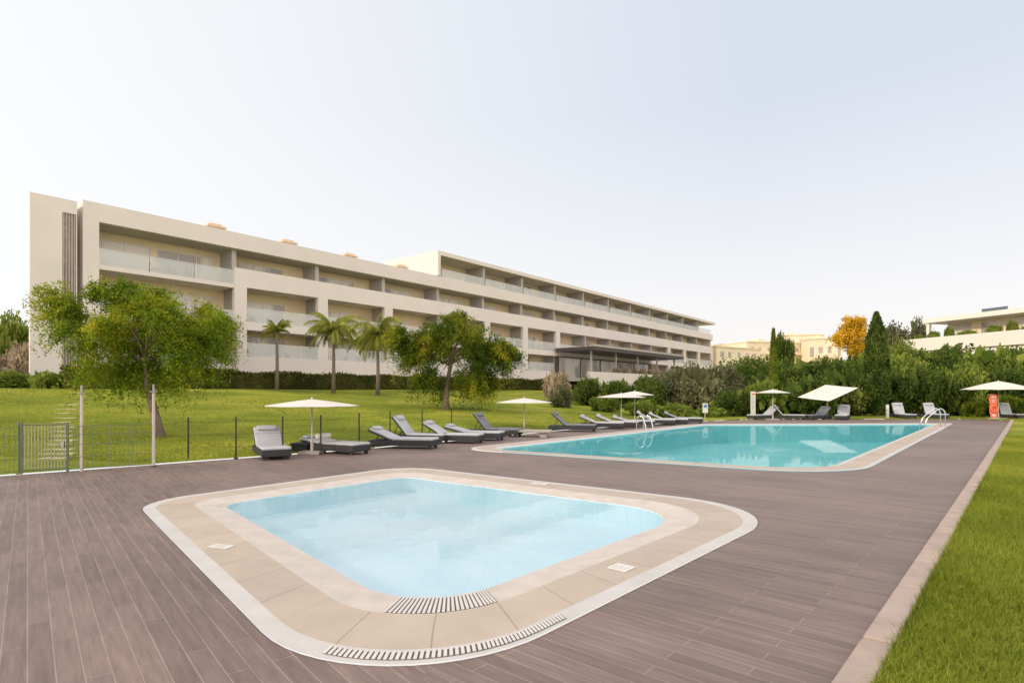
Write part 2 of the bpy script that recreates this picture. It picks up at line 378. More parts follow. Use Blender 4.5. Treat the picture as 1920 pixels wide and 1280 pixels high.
sl.box(-1.1,SE-.45,.4,2.4,9.92,10.1);sl.box(-.1,op0-1,.4,2.4,6.6,6.9);sl.box(-.1,op0-1,.4,2.4,3.7,4.0)
sl.box(op0,op1,.0,2.4,6.6,7.1);sl.box(op0,op1,.0,2.4,3.4,3.9);sl.box(op1+1,SE-.5,.4,2.4,6.6,6.9);sl.box(op1+1,SE-.5,.4,2.4,3.7,4.0)
sl.build('balcony_slabs',M['render'],hb)
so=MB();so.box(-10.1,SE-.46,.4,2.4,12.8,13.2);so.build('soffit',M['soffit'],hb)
def part(name,m,*boxes,par=hb,bevel=0):
    b=MB()
    for q in boxes:b.box(*q)
    return b.build(name,m,par,bevel=bevel)
for k in range(15):
    s=-1.1+7.4*k
    if s>SE-1:continue
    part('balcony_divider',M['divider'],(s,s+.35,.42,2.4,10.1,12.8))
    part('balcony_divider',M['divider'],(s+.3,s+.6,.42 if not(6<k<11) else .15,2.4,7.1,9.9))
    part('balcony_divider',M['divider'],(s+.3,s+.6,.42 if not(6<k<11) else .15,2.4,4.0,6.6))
def window(s0,s1,z0,z1,y=2.4,n=3,par=hb,wallside=1):
    f=MB();t=.07
    f.box(s0,s1,y-.09,y-.01,z1-t,z1);f.box(s0,s1,y-.09,y-.01,z0,z0+t)
    for i in range(n+1):
        c=s0+(s1-s0)*i/n;c0=max(s0,c-t/2);c1=min(s1,c+t/2)
        f.box(c0,c1,y-.092,y-.012,z0+t,z1-t)
    o=f.build('window',M['whiteframe'],par)
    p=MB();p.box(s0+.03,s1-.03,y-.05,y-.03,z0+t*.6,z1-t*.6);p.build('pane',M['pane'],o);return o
rw=random.Random(5)
for k in range(-1,14):
    s=-1.1+7.4*k
    if k==-1:
        for z in(10.05,6.9,3.7):
            window(-9.6,-6.2,z,z+2.2,n=2);window(-5.7,-1.6,z,z+2.2,n=3)
        continue
    for z0,z1 in((10.1,12.3),(6.95,9.2),(4.0,6.25)):
        o=rw.uniform(-.5,.6);window(s+1.3+o,s+5.2+o,z0,z1,n=rw.choice((2,3,3,4)))
def balus(s0,s1,z0,z1,y,par=hb):
    o=part('glass_balustrade',M['glass'],(s0,s1,y,y+.02,z0,z1),par=par)
    r=MB();r.box(s0,s1,y-.015,y+.035,z1,z1+.04)
    n=max(1,int((s1-s0)/1.5))
    for i in range(n+1):
        c=s0+.02+(s1-s0-.04)*i/n;r.box(c-.02,c+.02,y-.013,y-.001,z0,z1)
    r.build('rail',M['whiteframe'],o)
for z in(10.05,6.9,3.7):
    for a,b in((-10.1,-7.1),(-7.05,-4.1),(-4.05,-1.1)):balus(a+.02,b-.02,z,z+1.05,.08)
for i in range(len(piers)-1):
    a=piers[i]+1.0;b=piers[i+1]
    if b-a<8:
        balus(a,b,7.2,8.3,.12);balus(a,b,4.45,5.5,.12)
for k in range(4):
    a=op0+k*(op1-op0)/4
    for z in(7.1,3.9):balus(a+.05,a+(op1-op0)/4-.05,z,z+1.1,.03)
part('penthouse_roof',M['render'],(21.2,SE+1.5,-.1,8,16.35,16.8))
part('penthouse_end_wall',M['render'],(20.8,21.2,-.1,9,14.16,16.8))
part('penthouse_wall',M['renderlit'],(24,SE-.4,3.0,8,14.0,16.35))
part('roof_deck',M['soffit'],(-10.5,SE-.5,.4,11,13.9,14.02))
for k in range(4,14):
    s=-1.1+7.4*k
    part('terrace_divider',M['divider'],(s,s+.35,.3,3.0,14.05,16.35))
    window(s+1.5,s+5.6,14.15,16.1,y=3.0)
for k in range(3,14):
    s=-1.1+7.4*k;balus(max(s,21.3)+.4,min(s+7.35,SE-.5),14.16,14.95,.2)
for px in(403,540,655,752):
    s=s_for(px,3.2)
    c=part('chimney',M['render'],(s-.6,s+.6,2.9,3.7,14.02,14.95))
    part('chimney_cap',M['chim'],(s-.75,s+.75,2.75,3.85,14.96,15.1),(s-.5,s+.5,3.0,3.6,15.1,15.28),par=c)
kk=.235;a0=-13.75;mb=MB()
zt=13.85
def blk(x0,x1,z0,z1):mb.box(x0,x1,-.15,.1,z0,z1)
l0=s_for(117,-.15);l1=s_for(143,-.15)
blk(a0,l0,1,zt);blk(l0,l1,13.0,zt);blk(l0,l1,1,3.2);blk(l1,-11.35,1,zt)
mb.poly([(a0,.1,1),(a0,.1,zt),(a0+kk*11,11,zt),(a0+kk*11,11,1)])
mb.poly([(a0,.1,zt),(-11.35,.1,zt),(-11.35,11,zt),(a0+kk*11,11,zt)]);mb.poly([(-11.35,.1,1),(-11.35,11,1),(-11.35,11,zt),(-11.35,.1,zt)])
st=mb.build('stair_tower',M['render'],hb)
lv=MB();n=5
for i in range(n):
    x=l0+(l1-l0)*(i+.2)/n;lv.box(x,x+(l1-l0)/n*.55,-.12,-.02,3.2,13.0)
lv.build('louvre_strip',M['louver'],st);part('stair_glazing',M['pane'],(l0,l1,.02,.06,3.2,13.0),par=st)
s1=43.0;s2=s_for(1282,-6)
cn=part('restaurant_canopy',M['dark'],(s1,s2,-6,-.1,7.15,7.6));part('canopy_fascia',M['divider'],(s1-.05,s2+.05,-6.1,-5.98,7.6,7.9),par=cn)
for i in range(5):
    s=s1+1.4+(s2-s1-2.8)*i/4;part('canopy_column',M['soffit'],(s-.1,s+.1,-5.0,-4.8,4.0,7.15),par=cn)
part('terrace_wall',M['render'],(s1-3,s2+3,-7.4,-7.0,1.5,4.2))
part('terrace_floor',M['soffit'],(s1-3,s2+3,-7.0,0,3.0,3.4))
part('restaurant_glazing',M['dark'],(s1,s2,-.06,-.01,3.4,6.55))
for i in range(5):
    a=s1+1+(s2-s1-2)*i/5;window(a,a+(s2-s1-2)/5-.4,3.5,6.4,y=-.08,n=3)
def chair():
    e=empty('balcony_chair');part('seat',M['black'],(-.24,.24,-.24,.24,.42,.46),par=e,bevel=.01);part('backrest',M['black'],(-.24,.24,.2,.24,.5,.9),par=e,bevel=.01)
    for x in(-.23,.19):
        for y in(-.23,.2):part('leg',M['black'],(x,x+.04,y,y+.04,0,.42),par=e)
    return e
cp=None;rc=random.Random(2)
for bay,z in((0,6.9),(0,4.0),(1,6.9),(2,6.9),(-1,10.05),(-1,6.9),(1,4.0),(4,6.9),(5,6.9)):
    for j in range(3):
        s=-1.1+7.4*bay+1.8+j*1.4+rc.uniform(-.2,.3)
        c=copy_tree(cp) if cp else chair()
        if not cp:cp=c
        c.location=BP(s,1.0,z+.003);c.rotation_euler=(0,0,bang+rc.choice((0,1.4,-1.4,3.1)));tag(c,'dark chair standing behind the glass of a hotel balcony','chair','chairs on the hotel balconies')
# ---------------------------------------------------------------- foliage tools
def leafmesh(name,pts,size,m,parent=None,loc=(0,0,0),aspect=.45,droop=0,seed=0,mats=None):
    r=np.random.default_rng(seed+5);n=len(pts);pts=np.asarray(pts,dtype=np.float64)
    dv=r.normal(size=(n,3));dv[:,2]-=droop;dv/=np.linalg.norm(dv,axis=1)[:,None]
    o2=r.normal(size=(n,3));sd=np.cross(dv,o2);sd/=np.linalg.norm(sd,axis=1)[:,None]
    L=(np.asarray(size)*r.uniform(.6,1.4,n))[:,None];w=L*aspect*.5
    V=np.stack([pts,pts+dv*L*.5+sd*w,pts+dv*L,pts+dv*L*.5-sd*w],axis=1).reshape(-1,3)
    me=bpy.data.meshes.new(name);me.vertices.add(4*n);me.vertices.foreach_set('co',V.ravel())
    me.loops.add(4*n);me.loops.foreach_set('vertex_index',np.arange(4*n,dtype=np.int32))
    me.polygons.add(n);me.polygons.foreach_set('loop_start',np.arange(0,4*n,4,dtype=np.int32));me.polygons.foreach_set('loop_total',np.full(n,4,dtype=np.int32))
    me.update(calc_edges=True);me.validate();me.materials.append(m)
    o=bpy.data.objects.new(name,me);C.objects.link(o);o.location=loc
    if parent:o.parent=parent
    return o
def clump_pts(r,cs,rs,n,flat=.8,pw=.4):
    cs=np.asarray(cs);rs=np.asarray(rs);w=rs**2;i=r.choice(len(cs),n,p=w/w.sum())
    dv=r.normal(size=(n,3));dv/=np.linalg.norm(dv,axis=1)[:,None];dv[:,2]*=flat
    return cs[i]+dv*(rs[i]*r.uniform(0,1,n)**pw)[:,None]
def ell(r,n,c,rad,lo=.45,hi=.95,zmin=-1):
    out=[]
    while len(out)<n:
        v=r.normal(size=3);v/=np.linalg.norm(v)
        if v[2]<zmin:continue
        out.append(np.array(c)+v*np.array(rad)*r.uniform(lo,hi))
    return out
def spray(r,cs,rs,center,n,per=34,L=(.45,.95),sag=.55,jit=.045):
    # leaves strung along arching, drooping twigs that leave each branch end outwards
    k=n//per;p0=clump_pts(r,cs,rs,k,pw=.8);out=p0-np.array(center);out/=np.linalg.norm(out,axis=1)[:,None]+1e-6
    dv=out*.9+r.normal(0,.55,(k,3));dv[:,2]+=.25;dv/=np.linalg.norm(dv,axis=1)[:,None]
    Ls=r.uniform(L[0],L[1],k);t=r.uniform(0,1,(k,per))
    P=p0[:,None,:]+dv[:,None,:]*(t*Ls[:,None])[:,:,None]
    P[:,:,2]-=sag*(t**2)*Ls[:,None]*1.3
    P+=r.normal(0,1,P.shape)*jit
    return P.reshape(-1,3)
def tree(name,base,path,ells,leafn,size,m,label,cat='tree',group=None,tr=.14,seed=1,droop=.3,aspect=.45,cr=(.35,.7),bark='bark',limbs=3,pw=.4,sp=None):
    r=np.random.default_rng(seed);t=empty(name,base,0,label,cat,group)
    pth=[Vector(p) for p in path]
    mb=MB();rr=[tr*1.35]+[tr*(1-.55*i/(len(pth)-1)) for i in range(1,len(pth))];mb.tube([pth[0]-Vector((0,0,.1))]+pth[1:],rr,10)
    cs=[];rs=[]
    for c,rad,n in ells:
        e=ell(r,n,c,rad,.3,1.0,-.85);cs+=e;rs+=list(r.uniform(*cr,n))
    top=pth[-1];br=pth[-2].lerp(top,.3)
    if limbs:
        for i,c in enumerate(cs):
            if i%limbs==0:
                c=Vector(c);st=br.lerp(top,random.random());c=st.lerp(c,.85);mid=st.lerp(c,.5)+Vector((random.uniform(-.15,.15),random.uniform(-.15,.15),random.uniform(.05,.3)))
                mb.tube([st,mid,c],[tr*.32,tr*.16,tr*.04],6)
    mb.build('trunk',M[bark],t,smooth=True)
    if sp:p=spray(r,cs,rs,np.mean(cs,axis=0)-np.array([0,0,.4]),leafn,**sp)
    else:p=clump_pts(r,cs,rs,leafn,pw=pw)
    leafmesh('crown',p,size,m,t,seed=seed,droop=droop,aspect=aspect)
    return t
b=T(300,820)
def sc(b,px,py,dy=0):
    return Vector(((px-960)/F*b.y-b.x,dy,zat(py,b.y)-b.z))
p1=[(0,0,0),sc(b,292,785),sc(b,283,750),sc(b,276,715),sc(b,272,670)]
e1=[(sc(b,275,600,.2)[:],(1.45,1.4,1.05),46),(sc(b,205,640)[:],(.95,1.2,.95),24),(sc(b,335,640)[:],(1.05,1.1,1.0),24),(sc(b,240,695)[:],(1.1,.9,.40),16),(sc(b,135,590)[:],(.55,.6,.65),12),(sc(b,100,560)[:],(.15,.3,.35),3),(sc(b,330,690)[:],(.8,.7,.35),10),(sc(b,205,550)[:],(.55,.6,.30),8),(sc(b,395,610)[:],(.35,.4,.4),4)]
tree('leafy_tree',b,p1,e1,78000,.085,M['leafA'],'bright green tree with leaning trunk nearest the camera, left on the lawn',tr=.15,seed=3,cr=(.20,.42),limbs=9,droop=.5,aspect=.36,sp=dict(per=34,L=(.35,.8),sag=.6,jit=.04))
b=T(836,768)
p2=[(0,0,0),sc(b,836,748),sc(b,838,725),sc(b,842,700),sc(b,850,660)]
e2=[((sc(b,850,640))[:],(2.3,2.0,1.2),70),(sc(b,915,665)[:],(1.3,1.4,1.1),36),(sc(b,785,655)[:],(1.2,1.3,1.1),32),(sc(b,885,705)[:],(1.3,1.0,.7),30),(sc(b,855,600)[:],(1.0,.9,.35),10),(sc(b,750,632)[:],(.5,.6,.6),10),(sc(b,812,705)[:],(1.0,.8,.6),18),(sc(b,945,655)[:],(.5,.6,.6),8)]
tree('leafy_tree',b,p2,e2,90000,.115,M['leafB'],'dark green bushy tree with yellow tips in the middle of the lawn',tr=.2,seed=9,cr=(.28,.6),limbs=12,droop=.7,aspect=.38,sp=dict(per=34,L=(.45,1.05),sag=.75,jit=.055))
b=D(375,40)
tree('feathery_tree',b,[(0,0,0),sc(b,375,700),sc(b,376,660),sc(b,378,630)],[(sc(b,395,615)[:],(1.9,1.5,1.6),30),(sc(b,420,630)[:],(.9,.8,1.0),8)],26000,.16,M['leafP'],'slim feathery tree standing behind the left tree in front of the hedge',tr=.13,seed=5,droop=1.0,aspect=.28,cr=(.3,.6),limbs=4,sp=dict(per=34,L=(.6,1.3),sag=.9,jit=.07))
def palm(px,Z,ytop,rad,label,seed,nf=22,dr=1.0):
    r=random.Random(seed);b=D(px,Z);t=empty('palm_tree',b,0,label,'palm',None);hh=zat(ytop,Z)-b.z
    mb=MB();mb.tube([(0,0,-.1),(.03,0,hh*.4),(0,.02,hh*.8),(0,0,hh)],[.17,.12,.10,.13],8);mb.build('trunk',M['palmbark'],t,smooth=True)
    c=MB();top=Vector((0,0,hh))
    for i in range(nf):
        a=2*math.pi*i/nf*2.618+r.uniform(-.2,.2);el=r.uniform(.0,1.3);L=rad*r.uniform(.8,1.2)
        ph=[];p=top.copy();v=Vector((math.cos(a)*math.cos(el),math.sin(a)*math.cos(el),math.sin(el)))
        for k in range(9):
            ph.append(p.copy());p=p+v*(L/8);v=(v+Vector((0,0,-.20*dr))).normalized()
        c.tube(ph,[.02]*9,4,False)
        for k in range(1,9):
            for sgn in(-1,1):
                for h2 in(0,.25,.5,.75):
                    q=ph[k-1].lerp(ph[k],h2);tg=(ph[k]-ph[k-1]).normalized();sd=tg.cross(Vector((0,0,1)))
                    if sd.length<.01:continue
                    sd=sd.normalized()*sgn;ll=rad*.34*(1-abs(k-4)/7)*r.uniform(.7,1.15)
                    tip=q+(sd*.75+tg*.5+Vector((0,0,-.7*dr))).normalized()*ll
                    n=len(c.v);w=tg*.03;c.v+=[tuple(q-w),tuple(q+w),tuple(tip)];c.f.append((n,n+1,n+2))
    c.build('crown',M['leafP'],t,fix=False);return t
palm(519,42,622,1.3,'slender palm with a small crown, leftmost of the palms before the hotel',1,18)
palm(625,42,622,2.1,'palm with a full yellow green crown, middle one before the hotel',2,50,1.3)
palm(708,42,630,2.5,'palm partly behind the dark green tree, rightmost of the palms',3,54,1.4)
r=np.random.default_rng(2);n=42000;s=r.uniform(-13,50,n);side=r.integers(0,3,n)
yy=np.where(side==0,-4.2+r.normal(0,.07,n),r.uniform(-4.2,-3.0,n));zz=np.where(side==0,r.uniform(1.6,3.05,n),3.05+r.normal(0,.06,n)+.08*np.sin(s*1.3))
X=P0.x+.6247*s-.7809*yy;Y=P0.y+.7809*s+.6247*yy
hd=leafmesh('hedge',np.stack([X,Y,zz-.1],1),.17,M['leafE'],seed=8,aspect=.6)
core=MB();mm=Matrix.Translation((P0.x,P0.y,0))@Matrix.Rotation(bang,4,'Z');core.box(-13,50,-4.15,-3.05,1.4,2.85,mm);core.build('hedge_core',M['leafE'],hd)
tag(hd,'long clipped hedge running in front of the hotel base','hedge')
def bushmesh(seed,m,n=6500,lsize=.12,rough=.34):
    r=np.random.default_rng(seed)
    cs=ell(r,34,(0,0,.45),(.78,.78,.42),.55,.95,-.6);rs=list(r.uniform(.16,rough,34))
    p=clump_pts(r,cs,rs,n,pw=.5);p=p[p[:,2]>-.05]
    ins=ell(r,700,(0,0,.4),(.72,.72,.40),.0,.9)
    pts=np.concatenate([p,np.array(ins)]);sz=np.concatenate([np.full(len(p),lsize),np.full(700,.34)])
    o=leafmesh('shrub',pts,sz,m,seed=seed,aspect=.6);me=o.data;bpy.data.objects.remove(o);return me
BM={k:[bushmesh(i*7+j,M[k],lsize=ls) for j in range(3)] for i,(k,ls) in enumerate((('leafC',.07),('leafD',.065),('leafG',.065),('leafStraw',.08),('leafB',.07)))}
bi=0
def bush(px,Z,w,ytop,kind,label,group=None,name='shrub',cat='shrub',yb=None,dep=.9,base=None):
    global bi
    b=D(px,Z) if base is None else base;me=BM[kind][bi%3];bi+=1
    o=bpy.data.objects.new(name,me);C.objects.link(o)
    hh=zat(ytop,Z)-b.z;ww=w/F*Z/2
    o.location=b-Vector((0,0,.1));o.scale=(ww,ww*dep,max(hh,.3));o.rotation_euler=(0,0,random.uniform(0,6.28))
    return tag(o,label,cat,group)
gl='green shrub in the dense belt behind the far end of the large pool';gg='green shrubs behind the far end of the large pool'
for i,(px,Z,w,yt) in enumerate([(1375,39,95,725),(1440,40,110,705),(1515,39,120,700),(1575,40,130,690),(1690,40,120,690),(1740,39.5,120,682),(1800,40,130,675),(1865,40,120,680),(1925,39,110,690),(1975,41,130,680),
   (1395,47,120,690),(1470,48,120,675),(1540,48,130,668),(1620,47,130,665),(1700,47,140,660),(1780,46,150,650),(1850,47,150,645),(1930,46,150,650),(1430,58,160,672),(1540,58,170,665),(1650,58,170,650),(1760,57,180,645),(1870,56,180,642)]):
    bush(px,Z,w,yt,'leafG' if i in(1,6,14,16,20) else 'leafC',gl,gg)
for px,Z,w,yt,lb in [(1255,44,120,690,'grey green olive like shrub to the right of the restaurant terrace, leftmost'),(1310,43,130,678,'grey green olive like shrub right of the restaurant, widest and tallest'),(1355,46,100,672,'grey green shrub just left of the thin cypress belt')]:
    bush(px,Z,w,yt,'leafD',lb)
for px,Z,w,yt,k,lb in [(1045,47,60,690,'leafStraw','dry pinkish shrub at the right end of the clipped hedge'),(1100,45,85,703,'leafC','dark round shrub below the left end of the restaurant terrace'),(1160,44,85,705,'leafC','dark round shrub below the middle of the restaurant terrace'),(1215,43,85,700,'leafC','dark round shrub below the right end of the restaurant terrace'),(1052,40,60,722,'leafD','low grey green mound at the lawn corner below the dry shrub'),
   (1135,38,70,735,'leafG','low light green mound beside the lawn, left one'),(1205,36,80,745,'leafG','low light green mound above the loungers, middle one'),(1265,36,80,752,'leafG','low light green mound behind the right loungers'),(1330,37.5,70,758,'leafG','low green mound behind the small white sign'),
   (1890,37.5,60,735,'leafB','dense bush at far right behind the round parasol'),(1825,37.5,50,748,'leafB','small dark bush left of the round parasol pole')]:
    bush(px,Z,w,yt,k,lb)
for i in range(8):
    s=s1+6+i*2.6;bp_=BP(s,-6.3,3.4);o=bush(0,bp_.y,22,683,'leafStraw','dry pinkish plant on the restaurant terrace behind its white wall','pinkish plants on the restaurant terrace',name='terrace_plant',cat='plant',base=bp_);o.scale=(.9,.6,1.9)
for px,Z,w,yt,k,lb in [(8,38,130,580,'leafG','tall yellow green bush at the far left edge beyond the lawn'),(50,37,80,635,'leafStraw','tall pale plume grass clump left of the hotel stair tower'),(-20,36,80,655,'leafStraw','pale plume grass clump at the left picture edge'),(20,34,80,690,'leafG','low yellow green bush at the left end of the lawn'),(85,34,70,690,'leafG','low yellow green bush below the stair tower')]:
    bush(px,Z,w,yt,k,lb)
def cypress(px,Z,ytop,w,label,seed,n,m,sz,bump):
    b=D(px,Z);hh=zat(ytop,Z)-b.z;r=np.random.default_rng(seed);ww=w/F*Z/2
    t=empty('cypress_tree',b,0,label,'cypress');mb=MB();mb.tube([(0,0,-.1),(0,0,hh*.8)],[.14,.04],8);mb.build('trunk',M['bark'],t)
    u=r.uniform(0,1,n)**.8;prof=np.interp(u,[0,.06,.25,.5,.75,.9,1],[.55,.85,1,.95,.70,.38,.03])
    a=r.uniform(0,6.283,n);bumps=1+bump*np.sin(a*3+u*17)+bump*.6*np.sin(a*5-u*31);rad=ww*prof*bumps*r.uniform(.1,1,n)**.35
    p=np.stack([rad*np.cos(a),rad*np.sin(a),.1+u*hh*.96],1);leafmesh('crown',p,sz,M[m],t,seed=seed,droop=-1.8,aspect=.35)
cypress(1450,46,613,15,'thin pointed cypress standing left of the tilted square parasol',1,14000,'leafCy2',.13,.03)
cypress(1643,39,583,42,'tall wide dark cypress right of the tilted square parasol',2,30000,'leafCy',.17,.09)
b=D(1598,75);zz_=zat(624,75)-b.z;tree('yellow_tree',b,[(0,0,0),(0,0,2),(0,0,4),(0,0,5)],[((0,0,zz_),(1.4,1.4,1.7),24),((-.4,0,zz_-1.2),(1.6,1.2,1.1),16),((.5,0,zz_+1.1),(.7,.7,.6),6)],20000,.24,M['leafY'],'golden yellow tree rising above the shrubs beside the distant apartments',tr=.2,seed=4,cr=(.4,.7),sp=dict(per=30,L=(.5,1.0),sag=.2,jit=.12))
for i,(px,Z,yt,w,k,lb) in enumerate([(1665,85,605,110,'leafD','brownish olive tree clump behind the tall cypress'),(1720,90,597,90,'leafD','distant olive tree clump left of the white villa'),(1625,90,622,80,'leafC','distant green tree right of the golden tree'),(1470,110,622,50,'leafC','distant dark tree above the pale apartment block'),(1690,70,635,80,'leafG','light green tree just left of the white villa parapet')]):
    bush(px,Z,w,yt,k,lb,name='far_tree',cat='tree')
r=np.random.default_rng(31);cs=[];rs=[]
for i in range(170):
    px=r.uniform(1330,2500);Z=r.uniform(62,110);bb=D(px,Z);cs.append([bb.x,bb.y,bb.z+r.uniform(.3,1.8)]);rs.append(r.uniform(1.5,2.6))
for i in range(80):
    X=r.uniform(-90,-48);Z=r.uniform(45,90);cs.append([X,Z,h(X,Z)+r.uniform(.5,2)]);rs.append(r.uniform(1.5,2.6))
o=leafmesh('woodland',clump_pts(r,cs,rs,42000),.45,M['leafC'],seed=3,aspect=.6);tag(o,'dense green scrub woodland filling the ground beyond the pool garden','woodland',kind='stuff')
def blades(name,n,sampler,hgt,w,label):
    P=sampler(n);n=len(P);r=np.random.default_rng(4);a=r.uniform(0,6.283,n);l=hgt*r.uniform(.5,1.3,n)
    lean=r.normal(0,.45,(n,2))*l[:,None];sd=np.stack([np.cos(a),np.sin(a),0*a],1)*w
    tip=P+np.concatenate([lean,l[:,None]],1)
    V=np.stack([P-sd,P+sd,tip],1).reshape(-1,3);me=bpy.data.meshes.new(name);me.vertices.add(3*n);me.vertices.foreach_set('co',V.ravel())
    me.loops.add(3*n);me.loops.foreach_set('vertex_index',np.arange(3*n,dtype=np.int32));me.polygons.add(n);me.polygons.foreach_set('loop_start',np.arange(0,3*n,3,dtype=np.int32));me.polygons.foreach_set('loop_total',np.full(n,3,dtype=np.int32))
    me.update(calc_edges=True);me.validate();me.materials.append(M['blade']);o=bpy.data.objects.new(name,me);C.objects.link(o);tag(o,label,'grass',kind='stuff')
def smp(n):
    r=np.random.default_rng(6);t=-2+26*r.uniform(0,1,n)**1.8;o=.13+6.5*r.uniform(0,1,n)**1.2
    o=np.where(o<.17,.175,o)
    X=k0.x+kd.x*t+kn.x*o;Y=k0.y+kd.y*t+kn.y*o;return np.stack([X,Y,np.full(n,.03)],1)
blades('grass',260000,smp,.06,.004,'bright green turf blades right of the stone kerb')
def smp2(n):
    r=np.random.default_rng(8);px=r.uniform(-100,1250,n);Z=13+22*r.uniform(0,1,n)**1.3;X=(px-960)/F*Z
    P=[(x,z,h(x,z)+.03) for x,z in zip(X,Z) if not inpoly(x,z,deck)];return np.array(P)
blades('grass',90000,smp2,.06,.008,'short turf blades covering the sloping lawn left of the pools')
# ---------------------------------------------------------------- furniture
def lounger_proto(ang,cush):
    e=empty('sun_lounger');a=math.radians(ang);HX=-.25
    part('base',M['wicker'],(-.95,.98,-.33,.33,.08,.23),par=e,bevel=.02)
    for x in(-.88,.84):
        for y in(-.29,.22):part('leg',M['wicker'],(x,x+.07,y,y+.07,0,.08),par=e)
    part('seat_cushion',cush,(HX+.01,.97,-.32,.32,.235,.30),par=e,bevel=.028)
    Mx=Matrix.Translation((HX,0,.24))@Matrix.Rotation(a,4,'Y')
    b=MB();b.box(-.76,0,-.33,.33,-.035,-.005,Mx);b.build('backrest',M['wicker'],e,bevel=.01)
    b=MB();b.box(-.74,-.01,-.32,.32,0,.065,Mx);b.build('back_cushion',cush,e,bevel=.028)
    b=MB();b.box(-.73,-.56,-.24,.24,.066,.12,Mx);b.build('head_pillow',cush,e,bevel=.025)
    if ang>15:
        b=MB();b.tube([tuple(Mx@Vector((-.45,.25,-.035))),(-.72,.25,.23)],.013,6);b.tube([tuple(Mx@Vector((-.45,-.25,-.035))),(-.72,-.25,.23)],.013,6);b.build('back_stay',M['black'],e)
    return e
protos={}
def lounger(px,py,yaw,ang,dark,label,group='grey sun loungers around the large pool'):
    k=(ang,dark)
    if k in protos:o=copy_tree(protos[k])
    else:
        o=lounger_proto(ang,M['cushion2'] if dark else M['cushion']);protos[k]=o
    g=G(px,py);o.location=(g.x,g.y,0);o.rotation_euler=(0,0,math.radians(yaw))
    return tag(o,label,'sun lounger',group)
LG=[(508,855,-60,34,0,'light grey sun lounger with raised back, leftmost beside the first parasol'),
(628,848,-30,6,0,'flat grey sun lounger just right of the first parasol pole'),
(757,839,-12,22,0,'grey sun lounger with half raised back, front one of the close pair'),
(783,829,-14,50,0,'grey sun lounger with steeply raised back behind the front one of the close pair'),
(848,829,-14,30,0,'grey sun lounger with raised back right of the close pair'),
(890,824,-14,14,0,'nearly flat grey sun lounger left of the stone table'),
(928,817,-20,50,1,'dark slate sun lounger with upright back left of the stone table'),
(1073,808,-14,42,1,'dark slate sun lounger right of the stone table'),
(1128,803,-14,22,0,'grey sun lounger under the left of the paired parasols'),
(1157,801,-14,22,0,'grey sun lounger between the paired parasol poles'),
(1188,799,-14,14,0,'nearly flat grey sun lounger beside the chrome pool ladder'),
(1228,796,-14,30,0,'grey sun lounger in the far left row, first right of the paired parasols'),
(1252,795,-14,22,0,'grey sun lounger in the far left row, second right of the paired parasols'),
(1280,793,-14,22,0,'grey sun lounger at the far end of the left row'),
(1432,786,-160,38,0,'grey sun lounger left of the small parasol at the far end'),
(1475,786,-20,50,0,'grey sun lounger right of the small parasol at the far end'),
(1533,786,-150,38,1,'dark slate sun lounger left of the tilted parasol pole'),
(1580,786,-125,50,0,'grey sun lounger right of the tilted parasol pole'),
(1691,784,-93,68,0,'grey sun lounger with upright back right of the tall cypress'),
(1750,784,-93,68,0,'grey sun lounger with upright back behind the chrome handrail'),
(1893,784,-93,68,0,'grey sun lounger at far right beside the red board')]
for a in LG:lounger(*a)
g=G(605,848);mb=MB();mb.tube([(-.22,0,0),(.22,0,0)],.07,14);o=mb.build('rolled_towel',M['canvas'],loc=(g.x,g.y+.05,.44),rz=math.radians(60),smooth=False,bevel=.015);tag(o,'rolled pale towel on the head of the flat grey lounger','towel')
def parasol(px,py,ptop,wpx,label,sides=8,drop=.16,tilt=(0,0),rot=.2,pole2=None,group='off white parasols around the pools',ground=None,tk=0):
    g=G(px,py);Z=g.y;hh=(py-ptop)/F*Z;w=wpx/F*Z/2
    e=empty('parasol',g,0,label,'parasol',group)
    part('base',M['concrete'],(-.28,.28,-.28,.28,0,.07),par=e,bevel=.01)
    mb=MB();mb.tube([(0,0,.07),(0,0,hh-.02)],.024,10);mb.tube([(0,0,.07),(0,0,.35)],.037,10);mb.build('pole',M['pole'],e)
    Rm=Matrix.Translation((0,0,hh))@Matrix.Rotation(math.radians(tilt[0]),4,'Y')@Matrix.Rotation(math.radians(tilt[1]),4,'X')
    c=MB();R=w/ (math.cos(math.pi/sides) if sides==4 else 1);K=4
    for k in range(1,K+1):
        for j in range(sides*4):
            a=2*math.pi*j/(sides*4)+rot;ph=(j%4)/4;f=math.cos(math.pi/sides)/math.cos(2*math.pi/sides*(ph-.5))
            rr=R*k/K*f;sag=-.02*math.sin(math.pi*ph)*k/K
            z=-drop*(k/K)**1.15*2*w*.5*f+sag
            c.v.append(tuple(Rm@Vector((rr*math.cos(a),rr*math.sin(a),z))))
    m=sides*4;c.v.append(tuple(Rm@Vector((0,0,.0))))
    for j in range(m):
        j2=(j+1)%m;c.f.append((len(c.v)-1,j,j2))
        for k in range(K-1):c.f.append((k*m+j,(k+1)*m+j,(k+1)*m+j2,k*m+j2))
    o=c.build('canopy',M['canvas'],e,smooth=False)
    s=o.modifiers.new('s','SOLIDIFY');s.thickness=.008
    rb=MB()
    for j in range(sides):
        a=2*math.pi*j/sides+rot
        q=Rm@Vector((R*.97*math.cos(a),R*.97*math.sin(a),-drop*w-.03));p=Rm@Vector((0,0,-.05));rb.tube([p,q],.008,5)
    rb.build('ribs',M['pole'],e);t=MB();t.tube([tuple(Rm@Vector((0,0,-.02))),tuple(Rm@Vector((0,0,.06)))],[.03,.015],8);t.build('finial',M['pole'],e)
    return e
parasol(585,850,748,173,'off white parasol nearest the camera between the two left loungers',8,.14,rot=.1)
parasol(983,805,746,110,'off white parasol above the stone table',8,.15,rot=.3)
